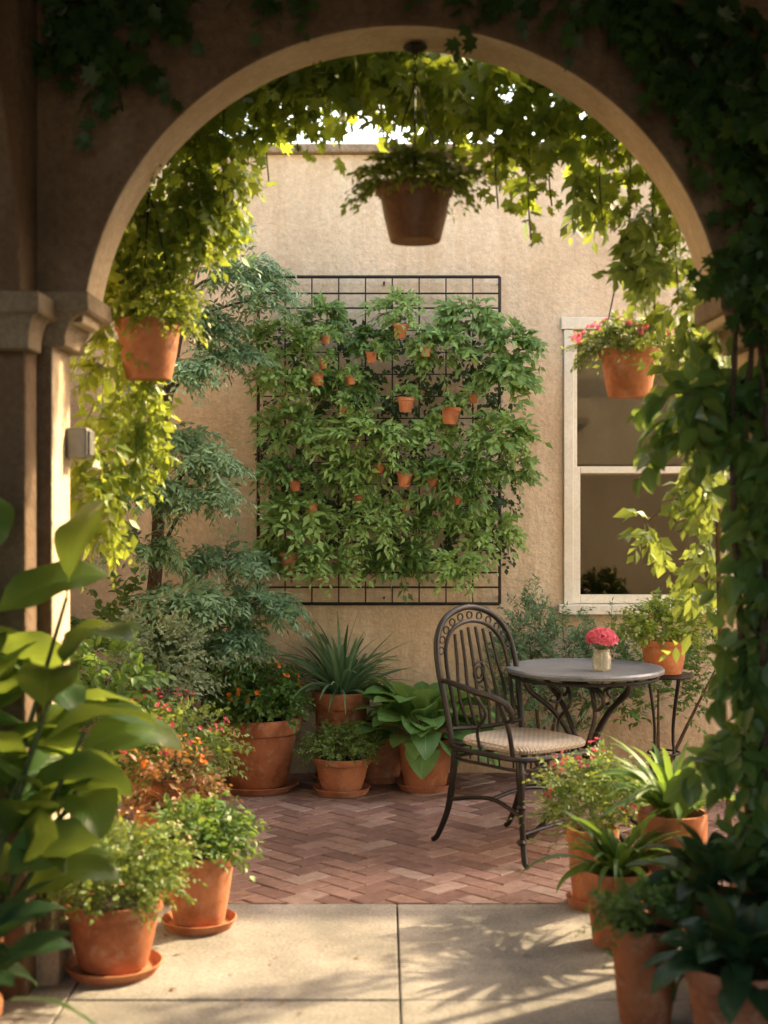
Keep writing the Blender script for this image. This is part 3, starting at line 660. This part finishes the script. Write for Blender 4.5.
P_broad('potted_laurel',(.95,3.72,0),.15,.27,60,.25,.08,(10,85),(30,110),'l_bigd',.3,False)
P_broad('potted_peace_lily',(1.0,4.12,0),.13,.33,56,.30,.08,(25,85),(50,110),'l_bigd',.35,False)
st=empty('plant_stand',(1.33,6.65,0)); g=MB()
g.lathe([(0,.66),(.13,.66),(.14,.668),(.13,.676),(0,.676)],seg=28)
for k in range(4):
    a=k*math.pi/2+.6; g.tube([(.1*math.cos(a),.1*math.sin(a),.66),(.06*math.cos(a),.06*math.sin(a),.35),(.15*math.cos(a),.15*math.sin(a),.005)],.007)
g.tube([(.075*math.cos(a),.075*math.sin(a),.3) for a in np.linspace(0,2*math.pi,13)[:-1]],.005,closed=True)
add_mesh('stand',g,M['iron'],st,True)
P_mound('potted_fern',(1.33,6.65,.678),.115,.16,.17,.2,'l_gold',180,.032,L=.1,saucer=False)
gp=empty('ginger_lily',(-1.22,3.92,0)); pot(gp,.15,.28,None,False)
lb=LB(); wd=MB()
O=[];AZ=[];E=[];B=[];L=[];W=[]
for sx,sy_,hh in [(.03,.0,1.30),(.14,.06,1.22),(-.02,.1,1.1),(.15,-.06,1.02),(.18,.0,.85),(-.06,-.05,1.0),(.10,.1,.92),(.16,.1,.70)]:
    lean=(sx*1.3+.10,sy_*.6); n=6
    wd.tube([(sx*.3,sy_*.5,.24),(sx,sy_,hh*.5),(sx+lean[0]*.6,sy_+lean[1],hh)],[.012,.010,.005],n=7)
    for k in range(n):
        t=.42+.58*k/(n-1); z=max(.35,hh*t)
        O.append((sx+lean[0]*.6*max(0,t-.5)*2,sy_+lean[1]*max(0,t-.5)*2,z)); AZ.append(random.uniform(0,6.28) if k%2 else random.gauss(-.1,.8)); E.append(rad(random.uniform(30,70)+ (12 if k==n-1 else 0))); B.append(rad(random.uniform(30,100)))
        L.append(random.uniform(.30,.42)); W.append(random.uniform(.125,.175))
lb.blades(np.array(O),np.array(AZ),np.array(E),np.array(B),np.array(L),np.array(W),ovate(.18),nseg=14,fold=.45,wave=.16,roll=.6,kink=1.3)
lb.build('foliage',M['l_big'],gp); add_mesh('stalks',wd,M['stem'],gp,True)
P_broad('potted_cast_iron_plant',(-1.12,3.62,0),.13,.2,34,.40,.085,(35,85),(40,100),'l_bigd',.35,False)

# ============================================================ TABLE
tb=empty('bistro_table',(.905,6.32,0)); g=MB(); Rt=.355
g.lathe([(0,.722),(Rt-.012,.722),(Rt,.727),(Rt+.002,.738),(Rt-.004,.747),(Rt-.015,.748),(Rt-.03,.744),(0,.744)],seg=72)
add_mesh('top',g,M['tabletop'],tb,True)
g=MB()
g.tube([((Rt-.03)*math.cos(a),(Rt-.03)*math.sin(a),.705) for a in np.linspace(0,2*math.pi,33)[:-1]],.008,closed=True,sub=2)
for k in range(4):
    a=k*math.pi/2+.5; c,s_=math.cos(a),math.sin(a)
    g.tube([(c*r,s_*r,z) for r,z in ((.32,.715),(.30,.66),(.17,.56),(.07,.42),(.07,.28),(.15,.13),(.27,.03),(.31,.008))],.012)
    g.tube([(c*r,s_*r,z) for r,z in ((.28,.69),(.2,.68),(.13,.64),(.15,.6),(.19,.61))],.007)
g.tube([(.075*math.cos(a),.075*math.sin(a),.35) for a in np.linspace(0,2*math.pi,13)[:-1]],.008,closed=True,sub=2)
g.lathe([(0,.69),(.05,.7),(.05,.721),(0,.721)],seg=20)
add_mesh('legs',g,M['iron'],tb,True)
jr=empty('flower_jar',(.965,6.2,.7455)); g=MB()
g.lathe([(0,0),(.036,0),(.04,.006),(.042,.06),(.036,.08),(.037,.095),(.033,.095),(.032,.08),(.038,.06),(.036,.01),(0,.008)],seg=32)
m,nt,out=mat_new('jar_glass'); p=nt.nodes.new('ShaderNodeBsdfPrincipled'); p.inputs['Base Color'].default_value=(.9,.88,.8,1); p.inputs['Roughness'].default_value=.05
p.inputs['Transmission Weight'].default_value=.85; p.inputs['IOR'].default_value=1.4; nt.links.new(p.outputs[0],out.inputs['Surface'])
add_mesh('jar',g,m,jr,True)
fb=LB();lb=LB();sb=LB()
v,_=ball(90,zmin=-.2); flowers(fb,np.array([0,0,.135])+v*np.array([.062,.062,.045]),v,.017,6)
v,_=ball(60,zmin=-.2); flowers(fb,np.array([0,0,.135])+v*np.array([.04,.04,.03]),v,.02,6)
fb.build('blossoms',M['f_pink'],jr)
v,_=ball(10); sprigs(lb,sb,np.tile([0,0,.05],(10,1)),v*.4+UP,.07,n=5,size=.03,droop=.1); lb.build('leaves',M['l_mid'],jr); sb.build('stems',M['stem'],jr)

# ============================================================ CHAIR
def chair(loc,rz,sc_=1.):
    ch=empty('wrought_iron_chair',loc,rz); ch.scale=(sc_,sc_,sc_); g=MB()
    sw,sd,sh=.215,.205,.44
    def bp(u,z):
        t=(z-sh)/.56; return (u,-sd-.02-.13*max(0,t)**1.2,z)
    H=[(-.205,.44),(-.215,.60),(-.225,.76),(-.205,.88),(-.13,.965),(0,1.0),(.13,.965),(.205,.88),(.225,.76),(.215,.60),(.205,.44)]
    g.tube([bp(*p) for p in H],.0135,n=10)
    H2=[(-.165,.50),(-.172,.62),(-.178,.75),(-.16,.85),(-.10,.915),(0,.94),(.10,.915),(.16,.85),(.178,.75),(.172,.62),(.165,.50)]
    g.tube([bp(*p) for p in H2],.009,n=8)
    g.tube([bp(-.21,.50),bp(0,.49),bp(.21,.50)],.010)
    for u in (-.115,-.07,-.024,.024,.07,.115):
        top=.915-.9*abs(u)**1.7*1.2
        g.tube([bp(u*.85,.495),bp(u*1.15,.62),bp(u*1.0,.78),bp(u*.9,top)],.0075,n=7)
    for k in range(11):
        a=math.pi*(k+.5)/11; u=.195*math.cos(a); z=.80+.165*math.sin(a)
        c=Vector(bp(u,z)); g.tube([c+Vector((.015*math.cos(b),0,.015*math.sin(b))) for b in np.linspace(0,2*math.pi,9)[:-1]],.004,n=5,closed=True,sub=2)
    for r in (.032,.018):
        c=Vector(bp(0,.72)); g.tube([c+Vector((r*math.cos(b),0,r*1.4*math.sin(b))) for b in np.linspace(0,2*math.pi,11)[:-1]],.005,n=6,closed=True,sub=2)
    fr=[(-sw,-sd,sh-.01),(-sw-.015,0,sh-.01),(-sw-.005,sd-.03,sh-.01),(-sw+.06,sd+.02,sh-.01),(0,sd+.035,sh-.01),(sw-.06,sd+.02,sh-.01),(sw+.005,sd-.03,sh-.01),(sw+.015,0,sh-.01),(sw,-sd,sh-.01),(0,-sd-.015,sh-.01)]
    g.tube(fr,.012,closed=True)
    g.tube([(x*.97,y*.97,z-.045) for x,y,z in fr],.007,closed=True)
    for k in range(20):
        a=2*math.pi*k/20; x,y=sw*.99*math.cos(a),sd*1.02*math.sin(a)
        m_=max(abs(math.cos(a)),abs(math.sin(a)))**.55; x/=m_;y/=m_
        g.tube([(x*.97,y*.97,sh-.012),(x*.95,y*.95,sh-.055)],.004,n=5,smooth=False)
    for sx in (-1,1):
        a0=bp(sx*.218,.70)
        g.tube([a0,(sx*.25,-.18,.705),(sx*.275,-.02,.69),(sx*.275,.12,.675),(sx*.27,.19,.65),(sx*.262,.205,.61),(sx*.255,.18,.585),(sx*.25,.155,.60)],[.01,.012,.014,.014,.012,.010,.008,.007])
        g.tube([(sx*.272,.13,.67),(sx*.25,.17,.56),(sx*.215,.16,.44)],.010)
        g.tube([(sx*.272,-.02,.685),(sx*.245,.03,.60),(sx*.235,-.03,.52),(sx*.225,-.02,.43)],.007)
        g.tube([(sx*.20,.185,sh-.01),(sx*.215,.205,.36),(sx*.205,.20,.22),(sx*.20,.205,.10),(sx*.21,.225,.03),(sx*.215,.245,.012)],[.018,.019,.014,.0125,.014,.012],n=10)
        for z in (.38,.24,.10): g.lathe([(0,-.012),(.014,-.011),(.022,0),(.014,.011),(0,.012)],c=(sx*.206,.201,z),seg=14)
        g.tube([(sx*.205,-.205,.45),(sx*.205,-.215,.32),(sx*.205,-.25,.16),(sx*.21,-.31,.04),(sx*.213,-.34,.012)],[.016,.016,.014,.012,.011],n=10)
        g.tube([(sx*.204,.198,.2),(sx*.19,.0,.24),(sx*.205,-.24,.2)],.009)
        g.tube([(sx*.195,.19,.30),(sx*.12,.19,.385),(sx*.03,.2,.375),(sx*.02,.2,.35),(sx*.05,.2,.345)],.007)
    g.tube([(-.19,.0,.235),(0,0,.26),(.19,0,.235)],.009)
    g.tube([(-.2,.2,.13),(0,.21,.15),(.2,.2,.13)],.009)
    add_mesh('frame',g,M['iron'],ch,True)
    s_=MB(); n=48
    rows=[(.90,sh+.0),(1.0,sh+.008),(1.01,sh+.02),(.97,sh+.033),(.85,sh+.04),(.5,sh+.036),(.02,sh+.034)]
    for sc,z in rows:
        for i in range(n):
            a=2*math.pi*i/n; m_=(abs(math.cos(a))**4+abs(math.sin(a))**4)**.25
            s_.v.append((sw*.99*sc*math.cos(a)/m_,(sd+.01)*sc*math.sin(a)/m_,z))
    for r in range(len(rows)-1):
        for i in range(n):
            j=(i+1)%n; s_.f.append((r*n+i,r*n+j,(r+1)*n+j,(r+1)*n+i))
    s_.f.append(tuple(range((len(rows)-1)*n,len(rows)*n))); s_.f.append(tuple(range(n))[::-1])
    add_mesh('seat',s_,M['seat'],ch,True)
chair((.60,6.0,0),rad(-142),1.02)

lb=LB(); N=70
o=np.stack([rng.uniform(-.9,1.0,N),rng.uniform(3.6,7.4,N),np.full(N,.006)],1)
d=np.stack([rng.normal(size=N),rng.normal(size=N),rng.normal(0,.08,N)],1)
lb.leaves(o,d,norm(UP+rng.normal(0,.2,(N,3))),rng.uniform(.012,.028,N),SMALL,1.2); lb.build('fallen_leaves',M['dry'])

# ============================================================ LIGHT, WORLD, CAMERA
el,azd=rad(36),rad(56)
S=Vector((math.sin(azd)*math.cos(el),math.cos(azd)*math.cos(el),math.sin(el)))
l=bpy.data.lights.new('sun','SUN'); l.energy=13; l.angle=rad(1.4); l.color=(1,.78,.46)
so=bpy.data.objects.new('sun',l); so.rotation_euler=S.to_track_quat('Z','Y').to_euler(); so.location=(6,9,8); scene.collection.objects.link(so)
w=bpy.data.worlds.new('World'); scene.world=w; w.use_nodes=True; nt=w.node_tree; nt.nodes.clear()
out=nt.nodes.new('ShaderNodeOutputWorld'); bg=nt.nodes.new('ShaderNodeBackground'); sk=nt.nodes.new('ShaderNodeTexSky')
sk.sky_type='NISHITA'; sk.sun_disc=False; sk.sun_elevation=el; sk.sun_rotation=azd; sk.dust_density=3; sk.air_density=1.0; sk.ozone_density=.6
mx=nt.nodes.new('ShaderNodeMixRGB'); mx.blend_type='MULTIPLY'; mx.inputs[0].default_value=1; mx.inputs[2].default_value=(7.0,6.0,4.8,1)
nt.links.new(sk.outputs[0],mx.inputs[1]); nt.links.new(mx.outputs[0],bg.inputs[0]); bg.inputs[1].default_value=.15; nt.links.new(bg.outputs[0],out.inputs[0])
cam=bpy.data.cameras.new('camera'); co_=bpy.data.objects.new('camera',cam); scene.collection.objects.link(co_)
co_.location=(0,0,1.5); co_.rotation_euler=(rad(90),0,0); cam.sensor_width=36; cam.lens=49.2; cam.shift_y=-.0117; cam.clip_end=400; cam.clip_start=.05
cam.dof.use_dof=True; cam.dof.focus_distance=6.9; cam.dof.aperture_fstop=2.0
scene.camera=co_
scene.view_settings.view_transform='Standard'; scene.view_settings.look='None'; scene.view_settings.exposure=0; scene.view_settings.gamma=1
